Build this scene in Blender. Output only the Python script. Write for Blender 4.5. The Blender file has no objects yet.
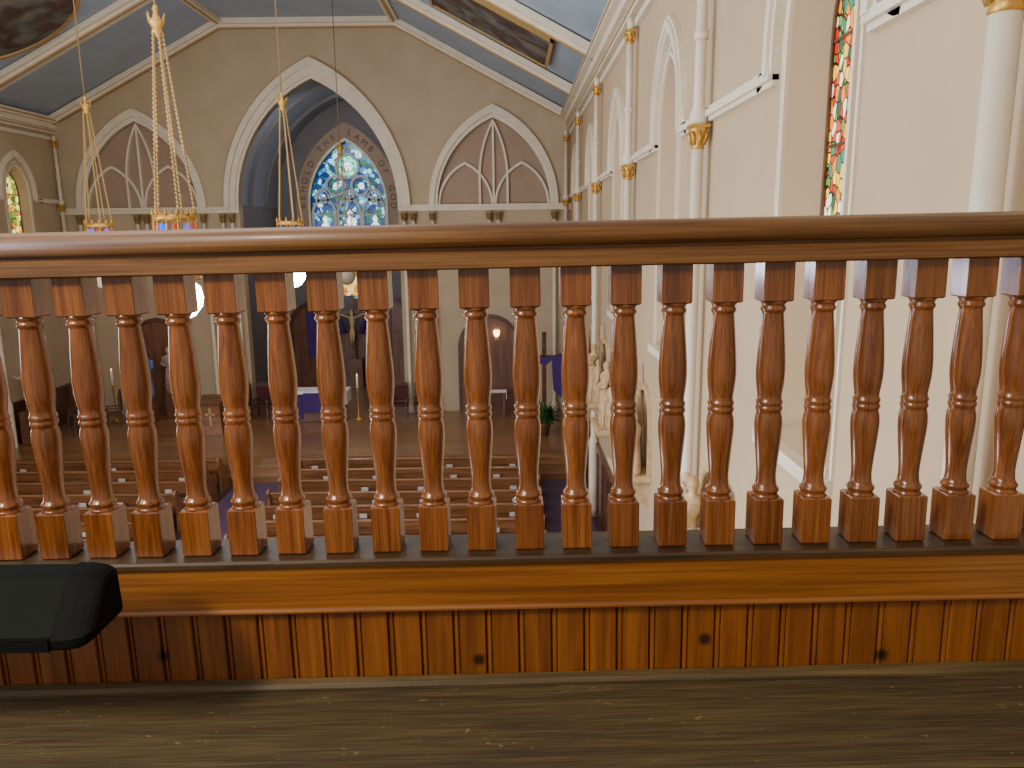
import bpy, math, random
from mathutils import Matrix, Vector
random.seed(4)
E=6.6          # eye height above nave floor
XR=2.0; XL=-14.8; YB=26.0; YC=31.4; CX=-6.3; ZS=0.53
BAYS=[3.2,7.95,12.6,17.25,21.9]
WINS=[5.25,10.0,14.65,19.3,23.85]
col=bpy.context.scene.collection
def lin(c):
    return tuple(((x/255)/12.92 if x/255<=.04045 else ((x/255+.055)/1.055)**2.4) for x in c)+(1,)
# ---------------------------------------------------------------- materials
def nt(name):
    m=bpy.data.materials.new(name); m.use_nodes=True
    n=m.node_tree; b=n.nodes['Principled BSDF']; return m,n,b
def plain(name,c,rough=.6,metal=0,coat=0,c2=None,scale=6,bump=0.0,spec=.5):
    m,n,b=nt(name); b.inputs['Roughness'].default_value=rough; b.inputs['Metallic'].default_value=metal
    b.inputs['Coat Weight'].default_value=coat; b.inputs['Specular IOR Level'].default_value=spec
    tc=n.nodes.new('ShaderNodeTexCoord'); no=n.nodes.new('ShaderNodeTexNoise'); no.inputs['Scale'].default_value=scale
    no.inputs['Detail'].default_value=4
    n.links.new(tc.outputs['Object'],no.inputs['Vector'])
    r=n.nodes.new('ShaderNodeValToRGB'); r.color_ramp.elements[0].position=.3; r.color_ramp.elements[1].position=.7
    r.color_ramp.elements[0].color=lin(c); r.color_ramp.elements[1].color=lin(c2 or tuple(min(255,x*1.06) for x in c))
    n.links.new(no.outputs['Fac'],r.inputs['Fac']); n.links.new(r.outputs['Color'],b.inputs['Base Color'])
    if bump:
        bp=n.nodes.new('ShaderNodeBump'); bp.inputs['Strength'].default_value=bump; bp.inputs['Distance'].default_value=.01
        n.links.new(no.outputs['Fac'],bp.inputs['Height']); n.links.new(bp.outputs['Normal'],b.inputs['Normal'])
    return m
def wood(name,dark,mid,light,axis='X',k=14,stretch=.08,rough=.3,coat=.4,plank=0,knots=0,bump=.15,var=.25,scuff=0,fine=.45):
    m,n,b=nt(name); L=n.links.new; N=n.nodes.new
    b.inputs['Coat Weight'].default_value=coat; b.inputs['Coat Roughness'].default_value=.14
    tc=N('ShaderNodeTexCoord'); oi=N('ShaderNodeObjectInfo')
    off=N('ShaderNodeVectorMath'); off.operation='SCALE'; off.inputs[0].default_value=(7,13,5); L(oi.outputs['Random'],off.inputs['Scale'])
    ad=N('ShaderNodeVectorMath'); L(tc.outputs['Object'],ad.inputs[0]); L(off.outputs[0],ad.inputs[1])
    vec=ad.outputs[0]; cell=None
    if plank:
        sx=N('ShaderNodeSeparateXYZ'); L(tc.outputs['Object'],sx.inputs[0])
        dv=N('ShaderNodeMath'); dv.operation='DIVIDE'; L(sx.outputs['X'],dv.inputs[0]); dv.inputs[1].default_value=plank
        fl=N('ShaderNodeMath'); fl.operation='FLOOR'; L(dv.outputs[0],fl.inputs[0])
        wn=N('ShaderNodeTexWhiteNoise'); wn.noise_dimensions='1D'; L(fl.outputs[0],wn.inputs['W'])
        a2=N('ShaderNodeVectorMath'); L(vec,a2.inputs[0]); L(wn.outputs['Color'],a2.inputs[1]); vec=a2.outputs[0]; cell=wn.outputs['Value']
    mp=N('ShaderNodeMapping'); s=[k,k,k]; s['XYZ'.index(axis)]=k*stretch; mp.inputs['Scale'].default_value=s; L(vec,mp.inputs['Vector'])
    no=N('ShaderNodeTexNoise'); no.inputs['Scale'].default_value=1.0; no.inputs['Detail'].default_value=7; no.inputs['Roughness'].default_value=.62; no.inputs['Distortion'].default_value=.9
    L(mp.outputs[0],no.inputs['Vector'])
    mp2=N('ShaderNodeMapping'); s=[k*7]*3; s['XYZ'.index(axis)]=k*7*stretch*.4; mp2.inputs['Scale'].default_value=s; L(vec,mp2.inputs['Vector'])
    no2=N('ShaderNodeTexNoise'); no2.inputs['Scale'].default_value=1; no2.inputs['Detail'].default_value=3; L(mp2.outputs[0],no2.inputs['Vector'])
    mx=N('ShaderNodeMath'); mx.operation='MULTIPLY_ADD'; L(no2.outputs['Fac'],mx.inputs[0]); mx.inputs[1].default_value=fine
    sb=N('ShaderNodeMath'); sb.operation='SUBTRACT'; L(no.outputs['Fac'],sb.inputs[0]); sb.inputs[1].default_value=fine/2; L(sb.outputs[0],mx.inputs[2])
    r=N('ShaderNodeValToRGB'); e=r.color_ramp.elements; e[0].position=.3; e[0].color=lin(dark); e[1].position=.7; e[1].color=lin(light)
    x=e.new(.5); x.color=lin(mid); L(mx.outputs[0],r.inputs['Fac'])
    hv=N('ShaderNodeHueSaturation'); L(r.outputs['Color'],hv.inputs['Color'])
    mr=N('ShaderNodeMapRange'); mr.inputs['To Min'].default_value=1-var; mr.inputs['To Max'].default_value=1+var
    L(cell if cell else oi.outputs['Random'],mr.inputs['Value']); L(mr.outputs[0],hv.inputs['Value'])
    out=hv.outputs['Color']
    if knots:
        mk=N('ShaderNodeMapping'); mk.inputs['Rotation'].default_value=(math.pi/2,0,0); L(tc.outputs['Object'],mk.inputs['Vector'])
        vo=N('ShaderNodeTexVoronoi'); vo.voronoi_dimensions='2D'; vo.inputs['Scale'].default_value=knots; L(mk.outputs[0],vo.inputs['Vector'])
        kr=N('ShaderNodeValToRGB'); kr.color_ramp.elements[0].position=.028; kr.color_ramp.elements[0].color=(.07,.04,.02,1)
        kr.color_ramp.elements[1].position=.066; kr.color_ramp.elements[1].color=(1,1,1,1); L(vo.outputs['Distance'],kr.inputs['Fac'])
        ml=N('ShaderNodeMix'); ml.data_type='RGBA'; ml.blend_type='MULTIPLY'; ml.inputs['Factor'].default_value=.9
        L(out,ml.inputs['A']); L(kr.outputs['Color'],ml.inputs['B']); out=ml.outputs['Result']
    if scuff:
        ms=N('ShaderNodeMapping'); ms.inputs['Scale'].default_value=(26,60,40); ms.inputs['Rotation'].default_value=(0,0,.5); L(vec,ms.inputs['Vector'])
        ns=N('ShaderNodeTexNoise'); ns.inputs['Scale'].default_value=1; ns.inputs['Detail'].default_value=3; ns.inputs['Distortion'].default_value=1.5; L(ms.outputs[0],ns.inputs['Vector'])
        sr=N('ShaderNodeValToRGB'); sr.color_ramp.elements[0].position=.67; sr.color_ramp.elements[1].position=.73
        L(ns.outputs['Fac'],sr.inputs['Fac'])
        ml=N('ShaderNodeMix'); ml.data_type='RGBA'; L(out,ml.inputs['A']); ml.inputs['B'].default_value=lin((176,142,84)); 
        sm=N('ShaderNodeMath'); sm.operation='MULTIPLY'; sm.inputs[1].default_value=scuff; L(sr.outputs['Color'],sm.inputs[0]); L(sm.outputs[0],ml.inputs['Factor']); out=ml.outputs['Result']
    L(out,b.inputs['Base Color']); b.inputs['Roughness'].default_value=rough
    bp=N('ShaderNodeBump'); bp.inputs['Strength'].default_value=bump; bp.inputs['Distance'].default_value=.002; L(mx.outputs[0],bp.inputs['Height']); L(bp.outputs[0],b.inputs['Normal'])
    return m
def stained(name,cols,scale,strength,axes=(1,1,1),edge=.05):
    m,n,b=nt(name); L=n.links.new; N=n.nodes.new
    tc=N('ShaderNodeTexCoord'); mp=N('ShaderNodeMapping'); mp.inputs['Scale'].default_value=axes; L(tc.outputs['Object'],mp.inputs[0])
    v=N('ShaderNodeTexVoronoi'); v.inputs['Scale'].default_value=scale; L(mp.outputs[0],v.inputs['Vector'])
    v2=N('ShaderNodeTexVoronoi'); v2.feature='DISTANCE_TO_EDGE'; v2.inputs['Scale'].default_value=scale; L(mp.outputs[0],v2.inputs['Vector'])
    sp=N('ShaderNodeSeparateColor'); L(v.outputs['Color'],sp.inputs[0])
    r=N('ShaderNodeValToRGB'); r.color_ramp.interpolation='CONSTANT'; e=r.color_ramp.elements
    e[0].position=0; e[0].color=lin(cols[0]); e[1].position=1/len(cols); e[1].color=lin(cols[1])
    for i,c in enumerate(cols[2:],2):
        x=e.new(i/len(cols)); x.color=lin(c)
    L(sp.outputs[0],r.inputs['Fac'])
    er=N('ShaderNodeValToRGB'); er.color_ramp.elements[0].position=edge*.6; er.color_ramp.elements[1].position=edge*1.2; L(v2.outputs['Distance'],er.inputs['Fac'])
    ml=N('ShaderNodeMix'); ml.data_type='RGBA'; ml.blend_type='MULTIPLY'; ml.inputs['Factor'].default_value=1; L(r.outputs['Color'],ml.inputs['A']); L(er.outputs['Color'],ml.inputs['B'])
    L(ml.outputs['Result'],b.inputs['Base Color']); L(ml.outputs['Result'],b.inputs['Emission Color']); b.inputs['Emission Strength'].default_value=strength
    b.inputs['Roughness'].default_value=.2
    return m
def emis(name,c,s):
    m,n,b=nt(name); b.inputs['Base Color'].default_value=lin(c); b.inputs['Emission Color'].default_value=lin(c); b.inputs['Emission Strength'].default_value=s; return m

M={}
M['plaster']=plain('cream_plaster',(180,158,128),.75,c2=(188,167,137),scale=1.2)
M['plaster_r']=plain('side_wall_plaster',(182,156,122),.65,c2=(190,165,131),scale=1.0)
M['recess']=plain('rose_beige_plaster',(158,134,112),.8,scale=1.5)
M['white']=plain('cream_white_moulding',(216,203,180),.55,scale=3)
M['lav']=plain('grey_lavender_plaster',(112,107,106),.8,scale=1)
M['blue']=plain('pale_blue_ceiling_paint',(148,162,176),.6,c2=(160,174,188),scale=1.3)
M['dblue']=plain('blue_vault_paint',(124,128,136),.6,scale=1.3)
M['gold']=plain('gilded_plaster',(190,142,62),.4,metal=.6,c2=(216,170,86),scale=20)
M['lgold']=plain('pale_gold_paint',(172,138,84),.5,metal=.2,scale=20)
M['bronze']=plain('aged_gold_plaster',(140,112,70),.5,metal=.3,scale=20)
M['cream']=plain('cream_statue_plaster',(212,182,138),.6,c2=(176,142,98),scale=9)
M['carpet']=plain('purple_grey_carpet',(80,58,82),.95,c2=(94,70,94),scale=30,bump=.3)
M['floor']=plain('dark_nave_floor',(52,38,34),.6,c2=(62,44,38),scale=8)
M['purple']=plain('purple_cloth',(58,34,98),.85,c2=(76,46,122),scale=12,bump=.3)
M['linen']=plain('white_linen',(238,238,240),.8,scale=12)
M['tracery']=plain('pale_stone_tracery',(196,200,200),.8,scale=12)
M['red']=plain('crimson_upholstery',(74,26,26),.8,scale=14)
M['black']=plain('black_enamel',(14,18,14),.75,coat=0,c2=(19,23,18),scale=5,spec=.15)
M['blackmat']=plain('black_rubber',(7,7,6),.8,scale=5,spec=.2)
M['ink']=plain('faded_dark_lettering',(98,86,76),.8,scale=5)
M['green']=plain('foliage_green',(38,72,30),.6,c2=(66,104,44),scale=14)
M['terra']=plain('terracotta',(120,70,45),.7,scale=14)
M['wax']=plain('candle_wax',(240,232,205),.5,scale=8)
M['skinp']=plain('painted_statue_skin',(205,160,130),.6,scale=8)
M['robeb']=plain('painted_blue_robe',(50,100,176),.6,c2=(130,160,200),scale=5)
M['robeg']=plain('painted_white_robe',(190,180,170),.6,c2=(150,90,80),scale=6)
M['paper']=plain('off_white_paper',(184,182,176),.8,scale=8)
M['baluster']=wood('varnished_baluster_oak',(98,50,18),(126,71,28),(148,91,42),'Z',46,.05,.25,.5,var=.16,fine=.7,bump=.06)
M['handrail']=wood('varnished_handrail_oak',(88,53,22),(114,74,33),(132,91,45),'X',28,.04,.45,.12,var=0,fine=.8,scuff=.12)
M['fascia']=wood('golden_fascia_oak',(112,62,18),(138,82,26),(156,100,38),'X',20,.04,.36,.35,var=0,fine=.7)
M['base']=wood('dark_base_rail',(44,30,15),(66,46,24),(86,62,34),'X',22,.06,.45,.15,var=0)
M['bead']=wood('beadboard_pine',(102,54,18),(130,73,24),(150,91,34),'Z',16,.08,.38,.3,plank=.0755,knots=3.3,var=.1)
M['ledge']=wood('worn_ledge_oak',(60,49,28),(78,64,38),(96,79,49),'X',30,.06,.65,.0,var=0,scuff=.5,bump=.6,fine=1.0)
M['strip']=wood('worn_trim_strip',(60,46,24),(84,66,36),(108,86,50),'X',24,.06,.6,.0,var=0)
M['oak']=wood('light_pew_oak',(92,58,34),(132,86,52),(156,108,70),'X',5,.1,.35,.3,var=.08)
M['dwood']=wood('dark_pew_wood',(58,32,20),(86,50,30),(108,66,40),'X',5,.1,.4,.3,var=.1)
M['panel']=wood('sanctuary_panel_wood',(84,52,36),(112,72,50),(132,88,62),'Z',5,.1,.4,.3,var=.08)
M['stage']=wood('sanctuary_floorboards',(112,76,48),(138,98,62),(156,114,76),'X',3,.1,.3,.3,var=0)
M['mural']=plain('oil_mural',(52,44,38),.7,c2=(140,116,90),scale=1.1)
g=M['mural'].node_tree
for nd in g.nodes:
    if nd.type=='VALTORGB':
        x=nd.color_ramp.elements.new(.52); x.color=lin((84,92,90)); x=nd.color_ramp.elements.new(.44); x.color=lin((84,60,46))
    if nd.type=='TEX_NOISE': nd.inputs['Distortion'].default_value=.5; nd.inputs['Detail'].default_value=8; nd.inputs['Scale'].default_value=1.5
M['glassA']=stained('aqua_stained_glass',[(10,60,130),(90,190,205),(16,100,110),(8,34,100),(180,225,240),(24,100,70),(40,130,190),(12,56,100)],6,1.35)
M['glassM']=stained('green_medallion_glass',[(80,200,170),(150,230,200),(40,150,140),(100,220,190)],9,2.0)
M['glassW']=stained('warm_stained_glass',[(200,60,24),(236,180,50),(40,120,90),(226,124,30),(230,225,190),(240,200,80),(30,80,60),(180,36,20),(90,150,60)],13,1.25,axes=(1,1.3,.9),edge=.07)
M['glassL']=stained('yellow_green_stained_glass',[(230,190,60),(110,140,50),(245,225,120),(60,90,40),(200,120,40)],6,1.8)
M['glassF']=stained('white_figure_glass',[(240,245,255),(200,215,245),(225,220,205)],9,2.4)
M['glassB']=stained('deep_blue_glass',[(20,50,150),(40,90,190),(15,30,90)],7,1.3)
M['glassO']=stained('amber_glass',[(240,180,60),(250,220,140),(200,110,30)],7,1.8)
M['lampglow']=emis('lamp_glow',(236,234,255),45)
M['lampoff']=plain('unlit_milk_glass',(176,164,142),.4,scale=5)
M['lampblue']=emis('blue_lamp_glass',(30,80,240),1.3)
M['lampred']=emis('red_lamp_glass',(170,60,34),.5)
M['flame']=emis('flame_glow',(255,190,90),6)
M['sconce']=emis('warm_glint_glow',(255,232,190),6)  # glow that stands in for a bright reflection on the door panel
# ---------------------------------------------------------------- mesh builder
class MB:
    def __init__(s): s.v=[]; s.f=[]; s.sm=[]; s.T=Matrix.Identity(4)
    def add(s,vs,fs,sm=False):
        o=len(s.v); s.v+= [tuple(s.T@Vector(p)) for p in vs]; s.f+=[tuple(i+o for i in f) for f in fs]; s.sm+=[sm]*len(fs); return s
    def box(s,x0,x1,y0,y1,z0,z1):
        return s.add([(x0,y0,z0),(x1,y0,z0),(x1,y1,z0),(x0,y1,z0),(x0,y0,z1),(x1,y0,z1),(x1,y1,z1),(x0,y1,z1)],
          [(0,3,2,1),(4,5,6,7),(0,1,5,4),(1,2,6,5),(2,3,7,6),(3,0,4,7)])
    def cbox(s,x0,x1,y0,y1,z0,z1,c):   # chamfered box
        vs=[];
        for z,i in ((z0,c),(z0+c,0),(z1-c,0),(z1,c)):
            vs+=[(x0+i+c*.4,y0+i,z),(x1-i-c*.4,y0+i,z),(x1-i,y0+i+c*.4,z),(x1-i,y1-i-c*.4,z),(x1-i-c*.4,y1-i,z),(x0+i+c*.4,y1-i,z),(x0+i,y1-i-c*.4,z),(x0+i,y0+i+c*.4,z)]
        fs=[tuple(range(7,-1,-1)),tuple(range(24,32))]
        for r in range(3):
            for k in range(8): fs.append((r*8+k,r*8+(k+1)%8,r*8+8+(k+1)%8,r*8+8+k))
        return s.add(vs,fs)
    def lathe(s,prof,c=(0,0,0),n=20,sx=1,sy=1,cap=True):
        vs=[];fs=[]
        for r,z in prof:
            for k in range(n):
                a=2*math.pi*k/n; vs.append((c[0]+r*sx*math.cos(a),c[1]+r*sy*math.sin(a),c[2]+z))
        for i in range(len(prof)-1):
            for k in range(n): fs.append((i*n+k,i*n+(k+1)%n,(i+1)*n+(k+1)%n,(i+1)*n+k))
        s.add(vs,fs,True)
        if cap:
            o=len(s.v)-len(vs); s.f+=[tuple(o+k for k in range(n-1,-1,-1)),tuple(o+len(vs)-n+k for k in range(n))]; s.sm+=[False,False]
        return s
    def tube(s,pts,rs,n=8):
        pts=[Vector(p) for p in pts]
        if not isinstance(rs,(list,tuple)): rs=[rs]*len(pts)
        vs=[];fs=[]
        for i,p in enumerate(pts):
            d=(pts[min(i+1,len(pts)-1)]-pts[max(i-1,0)]).normalized()
            u=d.orthogonal().normalized() if abs(d.z)>.99 else d.cross(Vector((0,0,1))).normalized()
            w=d.cross(u)
            for k in range(n):
                a=2*math.pi*k/n; vs.append(tuple(p+rs[i]*(u*math.cos(a)+w*math.sin(a))))
        for i in range(len(pts)-1):
            for k in range(n): fs.append((i*n+k,i*n+(k+1)%n,(i+1)*n+(k+1)%n,(i+1)*n+k))
        fs+= [tuple(range(n-1,-1,-1)),tuple(len(pts)*n-n+k for k in range(n))]
        return s.add(vs,fs,True)
    def prism(s,poly,axis,a,b,sm=False):   # poly in the two other axes
        def P(p,t):
            return {'X':(t,p[0],p[1]),'Y':(p[0],t,p[1]),'Z':(p[0],p[1],t)}[axis]
        n=len(poly); vs=[P(p,a) for p in poly]+[P(p,b) for p in poly]
        s.add(vs,[(k,(k+1)%n,n+(k+1)%n,n+k) for k in range(n)],sm)
        o=len(s.v)-2*n; s.f+=[tuple(o+k for k in range(n-1,-1,-1)),tuple(o+n+k for k in range(n))]; s.sm+=[False,False]
        return s
    def obj(s,name,mat,parent=None,loc=(0,0,0),rot=(0,0,0),**kw):
        me=bpy.data.meshes.new(name); me.from_pydata(s.v,[],s.f)
        me.polygons.foreach_set('use_smooth',s.sm); me.materials.append(mat); me.update()
        import bmesh
        bm=bmesh.new(); bm.from_mesh(me); bmesh.ops.recalc_face_normals(bm,faces=bm.faces); bm.to_mesh(me); bm.free()
        o=bpy.data.objects.new(name,me); col.objects.link(o); o.location=loc; o.rotation_euler=rot
        if parent: o.parent=parent
        for k,v in kw.items(): o[k]=v
        return o
def root(name,loc,label,cat,rot=(0,0,0),**kw):
    o=bpy.data.objects.new(name,None); col.objects.link(o); o.location=loc; o.rotation_euler=rot; o.empty_display_size=.2
    o['label']=label; o['category']=cat
    for k,v in kw.items(): o[k]=v
    return o
def copy_thing(r,loc,rotz=None,label=None):
    def rec(o,p):
        n=o.copy(); col.objects.link(n)
        if p: n.parent=p
        for c in list(o.children): rec(c,n)
        return n
    n=rec(r,None); n.location=loc
    if rotz is not None: n.rotation_euler=(0,0,rotz)
    if label: n['label']=label
    return n
ST=dict(kind='structure')
# ---------------------------------------------------------------- arch helpers
mapR=lambda s,z,d:(XR-d,s,z)
mapL=lambda s,z,d:(XL+d,s,z)
mapB=lambda s,z,d:(s,YB-d,z)
mapC=lambda s,z,d:(s,YC-d,z)
def arc(sc,a,zs,h,n=14):
    c=(h*h-a*a)/(2*a); R=c+a; te=math.acos(-c/R)
    L=[(sc+c+R*math.cos(math.pi+(te-math.pi)*i/n),zs+R*math.sin(math.pi+(te-math.pi)*i/n)) for i in range(n+1)]
    return L+[(2*sc-x,z) for x,z in reversed(L[:-1])]
def path(sc,a,zs,h,zl):
    p=arc(sc,a,zs,h)
    return [(sc-a,zl)]+p+[(sc+a,zl)] if zl<zs else p
def wall(mb,mp,s0,s1,z0,top,ops,step=1.0):
    def strip(a,b):
        n=max(1,int((b-a)/step)); 
        for i in range(n):
            p=a+(b-a)*i/n; q=a+(b-a)*(i+1)/n
            mb.add([mp(p,z0,0),mp(q,z0,0),mp(q,top(q),0),mp(p,top(p),0)],[(0,1,2,3)])
    cur=s0
    for sc,a,zl,zs,h in sorted(ops):
        strip(cur,sc-a)
        if zl>z0: mb.add([mp(sc-a,z0,0),mp(sc+a,z0,0),mp(sc+a,zl,0),mp(sc-a,zl,0)],[(0,1,2,3)])
        p=arc(sc,a,zs,h)
        for (x1,y1),(x2,y2) in zip(p,p[1:]): mb.add([mp(x1,y1,0),mp(x2,y2,0),mp(x2,top(x2),0),mp(x1,top(x1),0)],[(0,1,2,3)])
        cur=sc+a
    strip(cur,s1)
def reveal(mb,mp,P,Q,d0,d1):
    for (a,b),(c,d) in zip(zip(P,P[1:]),zip(Q,Q[1:])): mb.add([mp(*a,d0),mp(*b,d0),mp(*d,d1),mp(*c,d1)],[(0,1,2,3)])
def fill(mb,mp,P,d): mb.add([mp(*p,d) for p in P],[tuple(range(len(P)))])
def band(mb,mp,sc,a0,h0,a1,h1,zs,zl,d0,d1):
    P=path(sc,a0,zs,h0,zl); Q=path(sc,a1,zs,h1,zl)
    reveal(mb,mp,P,Q,d1,d1); reveal(mb,mp,P,P,d0,d1); reveal(mb,mp,Q,Q,d0,d1)
    for A,B in ((P[0],Q[0]),(P[-1],Q[-1])): mb.add([mp(*A,d0),mp(*B,d0),mp(*B,d1),mp(*A,d1)],[(0,1,2,3)])
# ---------------------------------------------------------------- room shell
EAVE=E+3.67; FLAT=E+6.6; BX=(-9.05,-3.55)
def ceil(x):
    if x>BX[1]: return EAVE+(XR-x)/(XR-BX[1])*(FLAT-EAVE)
    if x<BX[0]: return EAVE+(x-XL)/(BX[0]-XL)*(FLAT-EAVE)
    return FLAT
Y0=-2.0
tn=[0]
def trim(mb,mat,name=None):
    tn[0]+=1; return mb.obj('trim_%d'%tn[0],mat,**ST)
# floors
MB().box(XL-.5,XR+.5,Y0,YB,-.2,0).obj('floor_nave',M['floor'],**ST)
MB().box(XL,XR,20.6,YB,0.0,ZS).box(XL,XR,20.25,20.6,0,.35).box(XL,XR,19.95,20.25,0,.17).box(CX-2.95,CX+2.95,YB,YC,0,ZS).obj('floor_sanctuary',M['stage'],**ST)
# side walls
OW=.55; SP=7.9; SILL=5.05; GD=-.26; GW=.44
ops=[(y,OW,SILL,SP,.8) for y in WINS]
for side,mp,mt in (('right',mapR,M['plaster_r']),('left',mapL,M['plaster'])):
    mb=MB(); wall(mb,mp,Y0,YB,0,lambda s:EAVE+.1,ops)
    for y in WINS:
        P=path(y,OW,SP,.8,SILL); Q=path(y,GW,SP,.66,SILL+.12)
        P=P+[P[0]]; Q=Q+[Q[0]]
        reveal(mb,mp,P,Q,0,GD)
    mb.obj('wall_'+side,mt,**ST)
    k=0 if side=='right' else len(WINS)
    for i,y in enumerate(WINS):
        gb=MB(); fill(gb,mp,path(y,GW,SP,.66,SILL+.12),GD)
        w=gb.obj('window_%d'%(k+i+1),M['glassW' if side=='right' else 'glassL'],**ST)
        fb=MB(); band(fb,mp,y,GW-.025,.63,GW+.01,.67,SP,SILL+.13,GD,GD+.02)
        for zz in (5.75,6.45,7.15,7.85): 
            a=[mp(y-.5,zz,GD),mp(y+.5,zz+.04,GD+.015)]; q=.43
            fb.box(min(a[0][0],a[1][0]),max(a[0][0],a[1][0]),y-q,y+q,zz,zz+.02)
        o=fb.obj('window_frame',M['dwood'],parent=w)
    hb=MB()
    for y in WINS:
        band(hb,mp,y,OW,.8,OW+.04,.85,SP,SILL,0,.03)
        band(hb,mp,y,OW+.08,.9,OW+.11,.94,SP,SILL,0,.02)
        band(hb,mp,y,OW+.2,1.05,OW+.36,1.25,SP,7.72,0,.07)
        band(hb,mp,y,OW+.24,1.1,OW+.32,1.2,SP,7.72,.07,.1)
        a=mp(y-OW-.1,SILL,-.02); b=mp(y+OW+.1,SILL-.1,.1); hb.box(min(a[0],b[0]),max(a[0],b[0]),y-OW-.1,y+OW+.1,SILL-.1,SILL)
    trim(hb,M['white'])
    sb=MB(); ed=[Y0]+[e for y in WINS for e in (y-OW-.22,y+OW+.22)]+[YB]
    for a,b in zip(ed[::2],ed[1::2]):
        for z0,z1,d in ((7.64,7.78,.05),(7.68,7.74,.085)):
            x0,x1=mp(0,0,0)[0],mp(0,0,d)[0]; sb.box(min(x0,x1),max(x0,x1),a,b,z0,z1)
    # swept fillets where the string course turns up into each hood
    for y in WINS:
        for sg in (-1,1):
            P=[];Q=[]; c0=y+sg*(OW+.36+.26)
            for i in range(8):
                t=i/7*math.pi/2
                P.append((c0-sg*.26*math.cos(t),8.02-.26*math.sin(t))); Q.append((c0-sg*.3*math.cos(t)-sg*.04,8.02-.38*math.sin(t)))
            reveal(sb,mp,P,Q,.05,.05); reveal(sb,mp,P,P,0,.05)
    trim(sb,M['white'])
    cb=MB()
    for z0,z1,d in ((EAVE-.62,EAVE-.52,.07),(EAVE-.42,EAVE-.28,.12),(EAVE-.28,EAVE-.12,.22),(EAVE-.12,EAVE+.05,.34)):
        x0,x1=mp(0,0,0)[0],mp(0,0,d)[0]; cb.box(min(x0,x1),max(x0,x1),Y0,YB,z0,z1)
    trim(cb,M['white'])
    gb=MB(); x0,x1=mp(0,0,.12)[0],mp(0,0,.14)[0]; gb.box(min(x0,x1),max(x0,x1),Y0,YB,EAVE-.36,EAVE-.33)
    x0,x1=mp(0,0,.34)[0],mp(0,0,.36)[0]; gb.box(min(x0,x1),max(x0,x1),Y0,YB,EAVE-.06,EAVE-.02)
    trim(gb,M['lgold'])
    wb=MB(); x0,x1=mp(0,0,0)[0],mp(0,0,.05)[0]; wb.box(min(x0,x1),max(x0,x1),Y0,YB,0,1.7)
    x0,x1=mp(0,0,0)[0],mp(0,0,.09)[0]; wb.box(min(x0,x1),max(x0,x1),Y0,YB,1.7,1.8)
    for i in range(int((YB-Y0)/.9)):
        y=Y0+.9*i; x0,x1=mp(0,0,0.05)[0],mp(0,0,.08)[0]; wb.box(min(x0,x1),max(x0,x1),y,y+.1,.15,1.7)
    wb.obj('baseboard_'+side,M['dwood'],**ST)
# back wall
CH=(CX,2.62,0,7.46,4.0); BL=[(-.53,1.85,0.0,7.46,2.75),(-12.07,1.85,0,7.46,2.75)]
mb=MB(); wall(mb,mapB,XL,XR,0,lambda s:ceil(s)+.12,[CH]+[(b[0],b[1],7.46,7.46,2.75) for b in BL],.3)
for b in BL:
    P=arc(b[0],b[1],7.46,2.75); P=P+[P[0]]; reveal(mb,mapB,P,P,0,-.16)
P=path(CX,2.62,7.46,4.0,ZS); reveal(mb,mapB,P,P,0,-.35)
mb.obj('wall_back',M['plaster'],**ST)
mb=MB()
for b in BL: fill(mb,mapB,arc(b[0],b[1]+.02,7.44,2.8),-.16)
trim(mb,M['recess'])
hb=MB()
band(hb,mapB,CX,2.62,4.0,2.7,4.11,7.46,7.46,-.3,.05)
band(hb,mapB,CX,2.7,4.11,2.88,4.38,7.46,7.46,-.1,.12)
band(hb,mapB,CX,2.88,4.38,3.04,4.62,7.46,7.46,0,.2)
trim(hb,M['white'])
hb=MB()
for b in BL:
    c=b[0]
    band(hb,mapB,c,1.85,2.75,1.95,2.9,7.46,7.46,-.16,.06); band(hb,mapB,c,1.95,2.9,2.12,3.15,7.46,7.46,0,.14)
    for q in (-.93,.93):
        band(hb,mapB,c+q,.84,1.3,.91,1.39,7.46,7.46,-.16,-.04)
    band(hb,mapB,c,.42,1.7,.49,1.84,8.35,7.46,-.16,-.03)
    hb.box(c-.035,c+.035,YB+.04,YB+.16,7.46,10.1)
trim(hb,M['white'])
hb=MB()
for a,b in ((XL,CX-2.62),(CX+2.62,XR)):
    hb.box(a,b,YB-.06,YB,7.3,7.42); hb.box(a,b,YB-.1,YB,7.42,7.5)
trim(hb,M['white'])
# chancel shell
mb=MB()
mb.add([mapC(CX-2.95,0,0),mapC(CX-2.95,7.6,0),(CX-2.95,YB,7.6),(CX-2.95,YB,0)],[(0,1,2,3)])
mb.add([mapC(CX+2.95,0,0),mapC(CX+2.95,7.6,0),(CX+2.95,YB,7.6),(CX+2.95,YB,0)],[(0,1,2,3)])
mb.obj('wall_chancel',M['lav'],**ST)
mb=MB(); A=arc(CX,2.95,7.6,4.1)
for (a,b) in zip(A,A[1:]): mb.add([(a[0],YB+.02,a[1]),(b[0],YB+.02,b[1]),(b[0],YC,b[1]),(a[0],YC,a[1])],[(0,1,2,3)])
mb.obj('ceiling_chancel',M['dblue'],**ST)
cw=CX-.12
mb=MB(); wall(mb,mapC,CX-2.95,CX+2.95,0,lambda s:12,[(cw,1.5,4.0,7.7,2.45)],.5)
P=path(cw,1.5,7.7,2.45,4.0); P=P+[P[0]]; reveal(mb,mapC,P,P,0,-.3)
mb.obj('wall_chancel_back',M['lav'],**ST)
mb=MB(); band(mb,mapC,cw,1.5,2.45,1.58,2.57,7.7,4.0,-.1,.08); trim(mb,M['white'])
mb=MB(); band(mb,mapC,cw,1.6,2.6,2.06,3.15,7.7,6.6,0,.03); trim(mb,M['recess'])
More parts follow.
